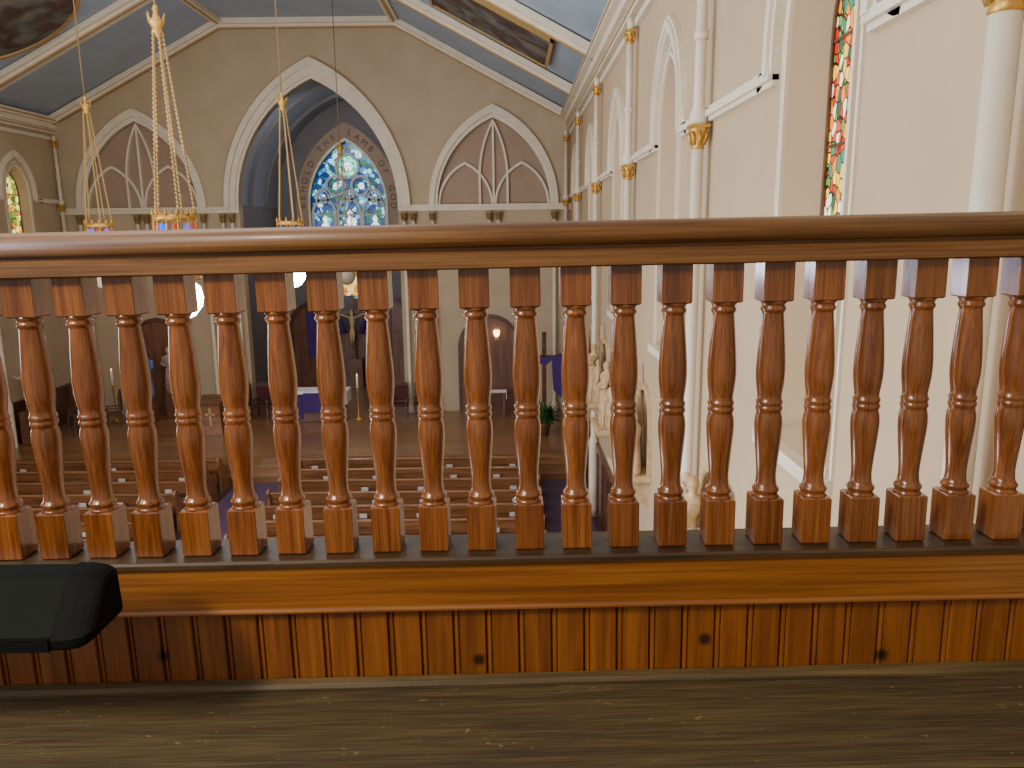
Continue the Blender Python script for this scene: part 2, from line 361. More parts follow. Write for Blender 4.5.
mb=MB(); band(mb,mapC,cw,2.06,3.15,2.13,3.24,7.7,6.6,0,.06); 
for r in (28.0,29.9): 
    B=arc(CX,2.95,7.6,4.1); C=arc(CX,2.83,7.6,3.95)
    for yy in (r,r+.14): 
        for (a,b),(c,d) in zip(zip(B,B[1:]),zip(C,C[1:])): mb.add([(a[0],yy,a[1]),(b[0],yy,b[1]),(d[0],yy,d[1]),(c[0],yy,c[1])],[(0,1,2,3)])
    for (a,b) in zip(C,C[1:]): mb.add([(a[0],r,a[1]),(b[0],r,b[1]),(b[0],r+.14,b[1]),(a[0],r+.14,a[1])],[(0,1,2,3)])
trim(mb,M['lav'])
# chancel window: glass + tracery + figures
mb=MB(); fill(mb,mapC,path(cw,1.5,7.7,2.45,4.0),-.25)
win=mb.obj('window_11',M['glassA'],**ST)
mb=MB()
for k in (-1,0,1): band(mb,mapC,cw+k*1.0,.41,.6,.5,.72,7.35,4.05,-.25,-.1)
def ringp(mb,mp,sc,zc,r0,r1,d0,d1,n=24):
    P=[(sc+r0*math.cos(2*math.pi*i/n),zc+r0*math.sin(2*math.pi*i/n)) for i in range(n+1)]
    Q=[(sc+r1*math.cos(2*math.pi*i/n),zc+r1*math.sin(2*math.pi*i/n)) for i in range(n+1)]
    reveal(mb,mp,P,Q,d1,d1); reveal(mb,mp,P,P,d0,d1); reveal(mb,mp,Q,Q,d0,d1)
RS=((0,9.2,.4),(-.5,8.45,.32),(.5,8.45,.32),(-1.02,8.05,.19),(1.02,8.05,.19),(0,8.05,.13))
for dx,z,r in RS: ringp(mb,mapC,cw+dx,z,r,r+.1,-.25,-.1)
for z in (5.2,6.3,7.3): mb.box(cw-1.49,cw+1.49,YC+.12,YC+.2,z,z+.05)
mb.obj('window_tracery',M['tracery'],parent=win)
mb=MB()
for k,s in ((-1,.9),(0,1.0),(1,.9)):
    c=cw+k*1.0; z=5.6 if k else 5.8
    poly=[(c-.22,z),(c+.22,z),(c+.2,z+.8),(c+.28,z+1.05),(c+.16,z+1.35),(c+.07,z+1.42),(c+.11,z+1.6),(c,z+1.75),(c-.11,z+1.6),(c-.07,z+1.42),(c-.16,z+1.35),(c-.28,z+1.05),(c-.2,z+.8)]
    fill(mb,mapC,poly,-.24)
for dx,z,r in RS[:5]: fill(mb,mapC,[(cw+dx+r*.42*math.cos(i*math.pi/4),z+r*.42*math.sin(i*math.pi/4)) for i in range(8)],-.23)
mb.obj('figure_glass',M['glassF'],parent=win)
mb=MB()
for dx,z,r in RS[:1]: fill(mb,mapC,[(cw+dx+r*math.cos(i*math.pi/8),z+r*math.sin(i*math.pi/8)) for i in range(16)],-.24)
mb.obj('medallion_glass',M['glassM'],parent=win)
mb=MB()
for k in (-1,0,1): fill(mb,mapC,[(cw+k*1.0-.4,4.1),(cw+k*1.0+.4,4.1),(cw+k*1.0+.4,5.15),(cw+k*1.0-.4,5.15)],-.235)
mb.obj('amber_panel',M['glassO'],parent=win)
mb=MB()
for k in (-1,1): fill(mb,mapC,[(cw+k*1.0-.4,6.35),(cw+k*1.0+.4,6.35),(cw+k*1.0+.4,7.0),(cw+k*1.0-.4,7.0)],-.245)
mb.obj('blue_panel',M['glassB'],parent=win)
# inscription
def charmesh(ch,size):
    cu=bpy.data.curves.new('t','FONT'); cu.body=ch; cu.size=size; cu.extrude=.012; cu.align_x='CENTER'
    o=bpy.data.objects.new('t',cu); col.objects.link(o); bpy.context.view_layer.update()
    e=o.evaluated_get(bpy.context.evaluated_depsgraph_get()); me=e.to_mesh()
    vs=[tuple(v.co) for v in me.vertices]; fs=[tuple(p.vertices) for p in me.polygons]
    e.to_mesh_clear(); bpy.data.objects.remove(o); return vs,fs
txt="BEHOLD THE LAMB OF GOD"
insc=root('inscription',(cw,YC-.03,7.7),'dark painted lettering BEHOLD THE LAMB OF GOD curving over the window','lettering')
pp=arc(cw,1.7,7.7,2.74,60); pp=[(cw-1.7,7.5)]+pp+[(cw+1.7,7.5)]
dist=[0]
for a,b in zip(pp,pp[1:]): dist.append(dist[-1]+math.hypot(b[0]-a[0],b[1]-a[1]))
for i,ch in enumerate(txt):
    if ch==' ': continue
    d=dist[-1]*(i+.5)/len(txt)
    j=next(q for q in range(1,len(dist)) if dist[q]>=d); a,b=pp[j-1],pp[j]; t=(d-dist[j-1])/(dist[j]-dist[j-1])
    s=a[0]+(b[0]-a[0])*t; z=a[1]+(b[1]-a[1])*t; an=math.atan2(b[1]-a[1],b[0]-a[0])
    vs,fs=charmesh(ch,.33); mb=MB()
    mb.T=Matrix.Translation((s-cw,-.015,z-7.7))@Matrix.Rotation(-an,4,'Y')@Matrix.Rotation(math.pi/2,4,'X')
    mb.add(vs,fs); mb.obj('letter',M['ink'],parent=insc)
# ceiling
mb=MB()
xs=[XL-.1,BX[0],BX[1],XR+.1]
for a,b in zip(xs,xs[1:]): mb.add([(a,Y0,ceil(max(XL,min(XR,a)))),(b,Y0,ceil(max(XL,min(XR,b)))),(b,YB+.01,ceil(max(XL,min(XR,b)))),(a,YB+.01,ceil(max(XL,min(XR,a))))],[(0,1,2,3)])
mb.obj('ceiling',M['blue'],**ST)
def rib(mb,y,w,d,o=0):
    p=[(x,ceil(x)) for x in (XL,BX[0],BX[1],XR)]
    for (a,b) in zip(p,p[1:]):
        mb.add([(a[0],y-w,a[1]-o),(b[0],y-w,b[1]-o),(b[0],y+w,b[1]-o),(a[0],y+w,a[1]-o),(a[0],y-w,a[1]-d),(b[0],y-w,b[1]-d),(b[0],y+w,b[1]-d),(a[0],y+w,a[1]-d)],
               [(0,1,2,3),(4,5,6,7),(0,1,5,4),(2,3,7,6),(0,3,7,4),(1,2,6,5)])
mb=MB(); gb=MB()
for y in BAYS+[25.85]:
    rib(mb,y,.22,.16); rib(mb,y,.1,.24); rib(gb,y,.04,.27,.24)
    if y<25: rib(mb,y+.6,.05,.06)
trim(mb,M['white']); trim(gb,M['lgold'])
mb=MB(); gb=MB()
for x in (BX[0],BX[1]):
    w=.14; z=ceil(x); mb.box(x-w,x+w,Y0,YB,z-.14,z+.05); gb.box(x-w*.3,x+w*.3,Y0,YB,z-.16,z-.14)
trim(mb,M['white']); trim(gb,M['lgold'])
# murals
xa,xb=1.0,-1.95; ya,yb=18.3,20.9
r=root('ceiling_mural',((xa+xb)/2,(ya+yb)/2,ceil((xa+xb)/2)-.03),'rectangular framed ceiling mural in dark earthy colours on blue slope','painting'); cx,cy,cz=r.location
def slab(x0,x1,y0,y1,o0,o1):
    m=MB(); vs=[]
    for o in (o0,o1):
        for x,y in ((x0,y0),(x1,y0),(x1,y1),(x0,y1)): vs.append((x-cx,y-cy,ceil(x)-o-cz))
    m.add(vs,[(0,1,2,3),(4,5,6,7),(0,1,5,4),(1,2,6,5),(2,3,7,6),(3,0,4,7)]); return m
slab(xa,xb,ya,yb,.01,.08).obj('canvas',M['mural'],parent=r)
f=MB(); 
for q in ((xa,xb,ya-.07,ya),(xa,xb,yb,yb+.07),(xa,xa-.07,ya-.07,yb+.07),(xb+.07,xb,ya-.07,yb+.07)):
    m=slab(*q,.0,.12); f.add(m.v,m.f)
f.obj('frame',M['lgold'],parent=r)
tx,ty=-12.0,19.45; r=root('ceiling_mural',(tx,ty,ceil(tx)-.03),'round framed ceiling mural in brown tones on blue slope','painting')
sl=math.atan2(FLAT-EAVE,BX[0]-XL)
def disc(r0,r1,o0,o1):
    m=MB(); n=40; vs=[]
    for rr,o in ((r0,o0),(r0,o1),(r1,o1),(r1,o0)):
        for k in range(n):
            a=2*math.pi*k/n; u=rr*math.cos(a); vs.append((u*math.cos(sl),rr*math.sin(a),u*math.sin(sl)-o+.03))
    m.add(vs,[(j*n+k,j*n+(k+1)%n,((j+1)%4)*n+(k+1)%n,((j+1)%4)*n+k) for j in range(4) for k in range(n)]); return m
disc(.01,1.85,.01,.08).obj('canvas',M['mural'],parent=r); disc(1.83,1.95,.0,.12).obj('frame',M['lgold'],parent=r)
# ---------------------------------------------------------------- columns
def capital(mb,z,r,h,cx=0,cy=0):
    mb.lathe([(r*1.02,z-h*.55),(r*1.2,z-h*.5),(r*1.05,z-h*.4),(r*1.25,z-h*.1),(r*1.7,z+h*.3),(r*1.8,z+h*.36)],(cx,cy,0),16)
    for k in range(8):
        a=2*math.pi*k/8; ca,sa=math.cos(a),math.sin(a)
        mb.tube([(cx+ca*r*1.1,cy+sa*r*1.1,z-h*.35),(cx+ca*r*1.5,cy+sa*r*1.5,z-h*.05),(cx+ca*r*1.8,cy+sa*r*1.8,z+h*.18),(cx+ca*r*1.9,cy+sa*r*1.9,z+h*.05)],[r*.3,r*.34,r*.25,r*.1],6)
    mb.box(cx-r*1.7,cx+r*1.7,cy-r*1.7,cy+r*1.7,z+h*.36,z+h*.5)
r=root('column',(XR-.13,BAYS[1],0),'cream engaged wall column with gilded leaf capital','column',group='nave wall columns')
MB().lathe([(.12,0),(.12,.2),(.1,.3),(.1,1.55),(.11,1.8),(.08,1.88),(.062,1.95),(.058,7.42)]).obj('shaft',M['white'],parent=r)
m=MB(); capital(m,7.5,.056,.22); m.obj('capital',M['gold'],parent=r)
m=MB(); m.lathe([(.085,7.6),(.09,7.7),(.055,7.78),(.05,9.45)]); m.lathe([(.07,8.4),(.07,8.48)]);  m.obj('upper_shaft',M['white'],parent=r)
m=MB(); capital(m,9.5,.05,.18); m.obj('upper_capital',M['gold'],parent=r)
MB().lathe([(.05,9.6),(.05,EAVE-.5)]).obj('rib_shaft',M['white'],parent=r)
for y in BAYS:
    if y!=BAYS[1]: copy_thing(r,(XR-.13,y-(.1 if y==BAYS[0] else 0),0))
copy_thing(r,(XL+.14,BAYS[4],0)); copy_thing(r,(XR-.18,YB-.2,0)); copy_thing(r,(XL+.18,YB-.2,0))
r=root('colonnette',(CX-2.82,YB-.17,ZS),'slender cream colonnette with aged gold capital flanking the arches','column',group='colonnettes on the sanctuary wall')
MB().lathe([(.12,0),(.12,.2),(.08,.3),(.06,.35),(.06,6.45)],n=14).obj('shaft',M['white'],parent=r)
m=MB(); capital(m,6.6,.06,.28); m.obj('capital',M['bronze'],parent=r)
for x in (CX-3.12,CX+2.82,CX+3.12,-2.55,1.45,-14.1,-10.05): copy_thing(r,(x,YB-.17,ZS))
r=root('wall_shaft',(-.68,YB-.17,6.5),'short cream corbel shaft with aged gold capital','column',group='corbel shafts on the sanctuary wall')
MB().lathe([(.01,-.2),(.05,-.1),(.09,0),(.06,.05),(.06,.5)],n=14).obj('shaft',M['white'],parent=r)
m=MB(); capital(m,.63,.06,.28); m.obj('capital',M['bronze'],parent=r)
for x in (-.38,-12.22,-11.92): copy_thing(r,(x,YB-.17,6.5))
# ---------------------------------------------------------------- loft
R0=root('balustrade',(0,1.68,E),'varnished oak gallery balustrade with turned balusters over beadboard','balustrade',rot=(0,math.radians(-.6),0))
WL=-2.1; W=1.97
prof=[(-.052,-.031),(-.062,-.026),(-.067,-.014),(-.066,.002),(-.058,.012),(-.038,.018),(.03,.02),(.055,.014),(.066,.004),(.067,-.012),(.062,-.026),(.052,-.031)]
MB().prism(prof,'X',WL,W,True).obj('handrail',M['handrail'],parent=R0)
MB().prism([(-.056,-.0755),(-.06,-.072),(-.06,-.042),(-.056,-.039),(-.044,-.039),(-.044,-.031),(.044,-.031),(.044,-.039),(.056,-.039),(.06,-.042),(.06,-.072),(.056,-.0755)],'X',WL,W).obj('under_rail',M['handrail'],parent=R0)
z0,z1=-.712,-.074; H=z1-z0
bl=MB(); w=.0325
bl.cbox(-w,w,-w,w,z0,z0+.17*H,.003); bl.cbox(-w,w,-w,w,z1-.135*H,z1,.003)
pf=[(.0315,.168),(.028,.176),(.026,.182),(.0285,.188),(.0302,.195),(.0285,.202),(.0248,.208),(.0228,.222),(.0218,.245),(.0226,.275),(.0245,.31),(.0272,.355),(.0298,.405),(.0306,.435),(.0296,.458),(.0272,.474),(.0268,.48),(.0285,.485),(.0296,.492),(.0285,.499),(.0268,.503),(.0285,.508),(.0294,.514),(.0283,.52),(.026,.526),(.0264,.54),(.0288,.565),(.0308,.595),(.0314,.625),(.0308,.66),(.0288,.71),(.0264,.76),(.0242,.8),(.0232,.822),(.0235,.828),(.0264,.833),(.0274,.839),(.0264,.845),(.0242,.849),(.0258,.856),(.031,.867)]
bl.lathe([(a,z0+b*H) for a,b in pf],n=28)
b0=bl.obj('baluster',M['baluster'],parent=R0,loc=(.029,0,0))
SPC=.1083
for k in range(-15,18):
    if k==0: continue
    o=b0.copy(); col.objects.link(o); o.location=(.029+SPC*k,random.uniform(-.0015,.0015),0); o.rotation_euler=(0,0,random.choice((0,math.pi/2,math.pi,-math.pi/2))+random.uniform(-.03,.03))
MB().prism([(-.07,-.727),(-.07,-.717),(-.065,-.712),(.067,-.712),(.072,-.717),(.072,-.727)],'X',WL,W).obj('base_rail',M['base'],parent=R0)
MB().prism([(-.058,-.83),(-.058,-.737),(-.064,-.727),(.06,-.727),(.06,-.83)],'X',WL,W).obj('fascia_board',M['fascia'],parent=R0)
MB().prism([(-.045,-.852),(-.05,-.847),(-.060,-.844),(-.067,-.839),(-.067,-.835),(-.061,-.83),(-.045,-.83)],'X',WL,W).obj('moulding_strip',M['fascia'],parent=R0)
pw=.0755; pts=[]; n0=26
for i in range(-27,n0):
    x=i*pw; pts+=[(x,-.034),(x+.003,-.0395),(x+.006,-.043),(x+.0105,-.0435),(x+.013,-.039),(x+.0155,-.0435),(x+pw-.003,-.0435)]
pts.append((n0*pw,-.034)); pts+=[(n0*pw,.04),(-27*pw,.04)]
MB().prism(pts,'Z',-1.03,-.835).obj('beadboard_panel',M['bead'],parent=R0)
R1=root('ledge',(0,1.68,E),'worn dark brown wooden ledge board below the beadboard','ledge',rot=(0,math.radians(-.85),0))
MB().prism([(-.36,-1.05),(-.368,-1.045),(-.368,-1.038),(-.362,-1.032),(-.046,-1.032),(-.046,-1.06),(-.36,-1.06)],'X',WL,W).obj('ledge_board',M['ledge'],parent=R1)
MB().prism([(-.046,-1.031),(-.07,-1.031),(-.07,-1.024),(-.062,-1.016),(-.046,-1.011)],'X',WL,W).obj('cove_strip',M['strip'],parent=R1)
MB().prism([(-.34,-1.55),(-.34,-1.06),(-.3,-1.06),(-.3,-1.55)],'X',WL,W).obj('apron',M['ledge'],parent=R1)
MB().box(-2.2,XR,Y0,1.72,E-1.8,E-1.6).obj('floor_loft',M['base'],**ST)
MB().box(-2.6,XR,1.73,1.78,E-1.8,E-.75).obj('wall_loft_front',M['dwood'],**ST)
# black floodlight housing
F=root('floodlight',(-.832,1.42,E-.712),'black metal floodlight housing clamped to the parapet','lamp')
p=[(-.075,-.058),(-.08,-.052),(-.081,-.036),(-.074,-.03),(-.005,.052),(.01,.059),(.045,.06),(.062,.05),(.07,-.05),(.06,-.058)]
MB().prism(p,'X',-.9,-.045).obj('housing',M['black'],parent=F)
m=MB(); n=len(p); secs=[(-.05,1.05),(-.02,1.04),(0,1.0),(.012,.93),(.02,.84),(.025,.7)]; vs=[]
for x,s_ in secs: vs+=[(x,a*s_,b*s_) for a,b in p]
fs=[tuple(range(n)),tuple(range((len(secs)-1)*n,len(secs)*n))]
for i in range(len(secs)-1): fs+=[(i*n+k,i*n+(k+1)%n,(i+1)*n+(k+1)%n,(i+1)*n+k) for k in range(n)]
m.add(vs,fs,False); m.obj('end_cap',M['blackmat'],parent=F)
MB().box(-.9,-.05,-.088,-.078,-.06,-.034).obj('front_lip',M['blackmat'],parent=F)
MB().box(-.5,-.44,.05,.2,-.04,-.01).obj('bracket',M['blackmat'],parent=F)
# ---------------------------------------------------------------- pews
PL=6.1
def pew(loc,L):
    r=root('pew',loc,'light oak church pew with book rack and shaped ends','pew',group='nave pews')
    m=MB(); m.prism([(-.30,.42),(-.27,.42),(-.36,.86),(-.39,.86)],'X',-L/2,L/2); m.cbox(-L/2,L/2,-.42,-.33,.86,.9,.01); m.obj('backrest',M['oak'],parent=r)
    MB().cbox(-L/2,L/2,-.3,.16,.41,.45,.01).obj('seat',M['oak'],parent=r)
    MB().box(-L/2+.1,L/2-.1,-.47,-.4,.56,.575).box(-L/2+.1,L/2-.1,-.48,-.47,.56,.64).obj('book_rack',M['dwood'],parent=r)
    pf=[(-.4,0),(.16,0),(.18,.1),(.15,.3),(.2,.48),(.2,.58),(.12,.64),(-.05,.66),(-.2,.74),(-.27,.88),(-.33,.97),(-.42,.97),(-.46,.9),(-.42,.7),(-.36,.4)]
    for s in (-1,1): MB().prism(pf,'X',s*L/2-.03,s*L/2+.03).obj('bench_end',M['oak'],parent=r)
    return r
PXR=-2.45; PXL=-10.65
pr=pew((PXR,13,0),PL); pl=pew((PXL,13,0),PL)
h0=MB().cbox(-.08,.08,-.012,.012,0,.15,.004).obj('hymnal',M['paper'],loc=(0,0,-9),label='white covered hymnal standing in the pew rack',group='hymnals in pew racks'); h0['category']='book'
first=True
for i in range(9):
    y=12.55+.87*i
    for p,x in ((pr,PXR),(pl,PXL)):
        if i==0: p.location.y=y
        else: copy_thing(p,(x,y,0))
        for k in range(4):
            q=h0 if first else h0.copy()
            if not first: col.objects.link(q)
            first=False
            q.location=(x-2.35+k*1.5+random.uniform(-.4,.4),y-.45,.577); q.rotation_euler=(0,0,random.uniform(-.03,.03))
m=MB().box(CX-1.1,CX+.6,Y0+.1,19.9,.0,.012); o=m.obj('carpet_runner',M['carpet'],label='purple grey carpet runner along the centre aisle'); o['category']='carpet'
m=MB().box(.75,1.85,Y0+.1,19.9,.0,.012); o=m.obj('carpet_runner',M['carpet'],label='purple grey carpet strip along the side aisle'); o['category']='carpet'
# ---------------------------------------------------------------- hanging lanterns
r=root('hanging_lantern',(-4.68,11.0,E),'gilded ring chandelier with blue and red glass cups on chains','chandelier',group='hanging lanterns')
MB().tube([(0,0,2.9),(0,0,6.55)],.014,6).obj('cable',M['bronze'],parent=r)
m=MB(); m.lathe([(.02,2.6),(.08,2.66),(.06,2.7),(.1,2.78),(.11,2.8),(.045,2.84),(.03,2.92),(.045,2.95),(.015,3.0)],n=16)
for k in range(6):
    a=k*math.pi/3; m.tube([(.09*math.cos(a),.09*math.sin(a),2.78),(.12*math.cos(a),.12*math.sin(a),2.9)],[.018,.006],5)
m.obj('crown',M['gold'],parent=r)
for k in range(5):
    a=2*math.pi*k/5+.3; m=MB(); P=[];Rr=[]
    for i in range(81):
        t=i/80; rr=.06+.21*t; P.append((rr*math.cos(a),rr*math.sin(a),2.66-2.36*t)); Rr.append(.026 if i%2 else .005)
    m.tube(P,Rr,5).obj('chain',M['lgold'],parent=r)
m=MB(); m.lathe([(.27,.2),(.29,.2),(.29,.28),(.27,.28)],n=24,cap=False); m.lathe([(.25,-.62),(.28,-.62),(.28,-.55),(.25,-.55)],n=24,cap=False); m.lathe([(.275,-.04),(.29,-.04),(.29,.03),(.275,.03)],n=24,cap=False)
for k in range(12):
    a=k*math.pi/6; c,s=math.cos(a),math.sin(a)
    m.tube([(.28*c,.28*s,.28),(.28*c,.28*s,.37)],[.028,.006],5)
    m.tube([(.28*c,.28*s,.25),(.28*c,.28*s,0)],.014,5)
    if k%2==0: m.tube([(.28*c,.28*s,.25),(.265*c,.265*s,-.6)],.012,5)
m.obj('ring_frame',M['gold'],parent=r)
for k in range(8):
    a=k*math.pi/4+.35
    MB().lathe([(.02,.05),(.034,.06),(.04,.1),(.036,.14),(.04,.16)],(.23*math.cos(a),.23*math.sin(a),0),12).obj('glass_cup',M['lampblue' if k%2 else 'lampred'],parent=r)
MB().lathe([(.03,-1.18),(.16,-1.13),(.26,-1.0),(.285,-.87),(.26,-.73),(.14,-.62),(.05,-.58)],n=20).obj('bulb',M['lampglow'],parent=r)  # globe made oversized, so the lamp's glare is built into its shape
MB().tube([(0,0,-.58),(0,0,.2)],.02,6).tube([(-.27,0,.24),(.27,0,.24)],.012,6).tube([(0,-.27,.24),(0,.27,.24)],.012,6).obj('stem',M['gold'],parent=r)
for x,y,z,lit in ((-4.9,17.5,E,1),(-9.25,17.7,E,0),(-4.95,23.4,E-.35,0)):
    n_=copy_thing(r,(x,y,z),label=None if lit else 'gilded ring chandelier on chains with unlit globe')
    if not lit:
        for c in n_.children:
            if c.name.startswith('bulb'): c.data=c.data.copy(); c.data.materials[0]=M['lampoff']
            if z<E and c.name.startswith('cable'): c.data=c.data.copy(); c.data.transform(Matrix.Translation((0,0,2.9))@Matrix.Diagonal((1,1,(3.65+.35)/3.65,1))@Matrix.Translation((0,0,-2.9)))
# ---------------------------------------------------------------- figures
def robed(mb,h=1.0,ox=0,oy=0,oz=0,arm=0,lean=0):
    s=h/1.0; T=mb.T.copy(); mb.T=T@Matrix.Translation((ox,oy,oz))@Matrix.Rotation(lean,4,'Y')
    mb.lathe([(.15*s,0),(.145*s,.05*s),(.125*s,.3*s),(.11*s,.52*s),(.105*s,.6*s),(.13*s,.72*s),(.135*s,.78*s),(.09*s,.825*s),(.04*s,.845*s),(.038*s,.865*s),(.055*s,.885*s),(.068*s,.92*s),(.064*s,.96*s),(.04*s,.99*s),(.01*s,1.0*s)],n=14,sy=.75)
    for k in (-1,1):
        if arm==0: P=[(k*.12*s,0,.78*s),(k*.17*s,-.03*s,.62*s),(k*.05*s,-.12*s,.6*s)]
        elif arm==1: P=[(k*.12*s,0,.78*s),(k*.2*s,-.08*s,.68*s),(k*.22*s,-.2*s,.78*s)]
        else: P=[(k*.12*s,0,.78*s),(k*.18*s,-.03*s,.6*s),(k*.2*s,-.06*s,.44*s)]
        mb.tube(P,[.05*s,.045*s,.025*s],7)
    for k in range(6):
        a=-math.pi*(.15+.14*k); mb.tube([(.14*s*math.cos(a),.105*s*math.sin(a),.02*s),(.1*s*math.cos(a),.075*s*math.sin(a),.55*s)],[.018*s,.01*s],5)
    mb.T=T
def station(y,lab,variant):
    r=root('station_relief',(XR,y,3.0),lab,'statue',rot=(0,0,-math.pi/2),group='wall stations')
    m=MB(); m.cbox(-.55,.55,-.5,0,0,.1,.02); m.prism([(-.4,0),(0,0),(0,-.45),(-.08,-.42),(-.2,-.2)],'X',-.32,.32); m.cbox(-.45,.45,-.44,0,-.06,0,.01); m.obj('bracket',M['cream'],parent=r)
    m=MB(); robed(m,1.1,-.29,-.25,.1,arm=variant%3); robed(m,1.2,.05,-.28,.1,arm=(variant+1)%3,lean=.06); robed(m,.9,.36,-.22,.1,arm=2); m.obj('figure_group',M['cream'],parent=r)
    m=MB(); m.T=Matrix.Rotation(.2*(-1)**variant,4,'Y'); m.box(-.035,.035,-.1,-.05,.1,1.65); m.box(-.3,.3,-.1,-.05,1.25,1.32); m.obj('cross',M['cream'],parent=r)
    m=MB(); band(m,lambda s,z,d:(s,-d,z),0,.46,.5,.52,.58,.8,.1,0,.06); m.obj('niche_frame',M['cream'],parent=r)
for i,y in enumerate((7.15,11.2,13.8,16.0,18.6)): station(y,'cream plaster station group of robed figures with cross on wall bracket',i)
# reredos
r=root('reredos',(CX,30.6,ZS),'brown wooden reredos with pointed panels behind the altar','reredos')
m=MB(); m.box(-2.7,2.7,-.1,.2,0,2.2); m.cbox(-2.75,2.75,-.16,.2,2.2,2.32,.02)
for c,a in ((-1.5,1.0),(1.5,1.0)):
    P=path(c,a,2.4,1.1,.1); m.prism(P,'Y',-.14,.15)
m.obj('panel_body',M['panel'],parent=r)
m=MB(); loc=lambda s,z,d:(s,-.14-d,z)
for c in (-1.5,1.5): band(m,loc,c,.86,.95,1.0,1.1,2.4,.2,0,.08); m.box(c-.03,c+.03,-.2,-.14,.2,3.2)
m.obj('arch_moulding',M['dwood'],parent=r)
o=MB().prism([(-.2,0),(.2,0),(.24,1.6),(.12,1.9),(-.12,1.9),(-.24,1.6)],'Y',-.05,0).obj('cloth_hanging',M['purple'],loc=(-7.85,30.37,1.8),label='purple cloth hanging draped on the wooden reredos'); o['category']='cloth'
r=root('crucifix',(CX+.05,30.2,ZS),'wooden crucifix with pale figure and purple drape','cross')
MB().box(-.07,.07,0,.08,1.2,3.7).box(-.75,.75,0,.08,2.95,3.1).obj('cross_beams',M['dwood'],parent=r)
m=MB(); m.T=Matrix.Translation((0,0,1.2)); m.lathe([(.05,.7),(.07,.95),(.09,1.15),(.07,1.3),(.11,1.55),(.12,1.65),(.04,1.7),(.06,1.76),(.07,1.85),(.02,1.93)],(0,-.08,0),12,sy=.7)
for k in (-1,1): m.tube([(k*.1,-.08,1.62),(k*.4,-.05,1.75),(k*.7,-.03,1.8)],[.045,.035,.02],7); m.tube([(k*.05,-.08,1.1),(k*.05,-.14,.8),(0,-.05,.4)],[.06,.045,.025],7)
m.obj('corpus',M['cream'],parent=r)
m=MB(); m.T=Matrix.Translation((0,0,1.2)); m.tube([(-.7,-.04,1.95),(-.5,-.06,1.6),(-.35,-.06,1.0)],[.03,.08,.12],8); m.tube([(.7,-.04,1.95),(.5,-.06,1.6),(.35,-.06,1.0)],[.03,.08,.12],8); m.obj('drape',M['purple'],parent=r)
MB().cbox(-.35,.35,-.2,.1,0,1.2,.02).obj('pedestal',M['panel'],parent=r)
# altar
r=root('altar',(-6.35,24.9,ZS),'wooden altar table with white linen and purple frontal','altar')
MB().cbox(-.8,.8,-.32,.32,.0,.95,.02).obj('body',M['panel'],parent=r)
MB().cbox(-.95,.95,-.42,.42,.95,1.03,.01).box(-.95,-.93,-.42,.42,.6,.96).box(.93,.95,-.42,.42,.6,.96).obj('linen_cloth',M['linen'],parent=r)
MB().box(-.45,.45,-.44,-.425,.35,1.0).box(-.86,-.5,-.345,-.325,.1,.94).box(.5,.86,-.345,-.325,.1,.94).obj('purple_frontal',M['purple'],parent=r)
def candle(loc,h,lab,name='candlestick'):
    r=root(name,loc,lab,'candle')
    MB().lathe([(.16,0),(.16,.03),(.05,.08),(.03,.15),(.05,.2),(.025,.26),(.025,h*.65),(.06,h*.68),(.03,h*.7),(.09,h*.73)],n=14).obj('stand',M['gold'],parent=r)
    MB().lathe([(.035,h*.73),(.035,h-.03)],n=12).obj('candle',M['wax'],parent=r); MB().lathe([(.005,h-.03),(.015,h),(.003,h+.05)],n=8).obj('flame',M['flame'],parent=r)
candle((-13.2,25.0,ZS),1.75,'tall paschal candle on gilded floor stand')
candle((-5.1,24.9,ZS),1.5,'tall candle on floor stand beside the altar')
candle((-7.6,24.9,ZS),1.5,'tall candle on floor stand beside the altar')
# lectern
r=root('lectern',(-9.3,23.3,ZS),'solid wooden lectern with slanted top and pale cross','lectern')
m=MB(); m.prism([(-.36,0),(.36,0),(.32,.12),(.3,.98),(-.3,.98),(-.32,.12)],'Y',-.22,.22); m.obj('pedestal',M['oak'],parent=r)
MB().prism([(-.28,.98),(.28,1.12),(.28,1.18),(-.28,1.04)],'X',-.38,.38).obj('reading_top',M['panel'],parent=r)
MB().box(-.03,.03,-.24,-.22,.3,.85).box(-.15,.15,-.24,-.22,.62,.68).obj('cross_relief',M['cream'],parent=r)
# chairs
def chair(loc,rz,mat,lab):
    r=root('sanctuary_chair',loc,lab,'chair',rot=(0,0,rz),group='sanctuary chairs')
    MB().cbox(-.25,.25,-.25,.2,.4,.48,.02).obj('seat',M[mat],parent=r)
    m=MB(); m.cbox(-.22,.22,.17,.22,.55,1.05,.02); m.obj('backrest',M[mat],parent=r)
    MB().prism([(-.25,.5),(.25,.5),(.25,1.1),(.0,1.22),(-.25,1.1)],'Y',.2,.25).obj('back_frame',M['dwood'],parent=r)
    for x in (-.22,.22):
        for y,h in ((-.22,.4),(.19,.5)): MB().box(x-.025,x+.025,y-.025,y+.025,0,h).obj('leg',M['dwood'],parent=r)
        MB().box(x-.03,x+.03,-.22,.2,.62,.66).box(x-.02,x+.02,-.22,-.18,.4,.62).obj('armrest',M['dwood'],parent=r)
for x,y in ((-8.4,25.3),(-3.75,25.2),(-3.05,25.3),(-9.1,25.4)): chair((x,y,ZS),0,'red','wooden sanctuary armchair with crimson upholstery')
for x,y in ((-14.1,24.3),(-13.4,23.4),(-12.9,24.3)): chair((x,y,ZS),-1.2,'dwood','dark wooden side chair near the sanctuary wall')
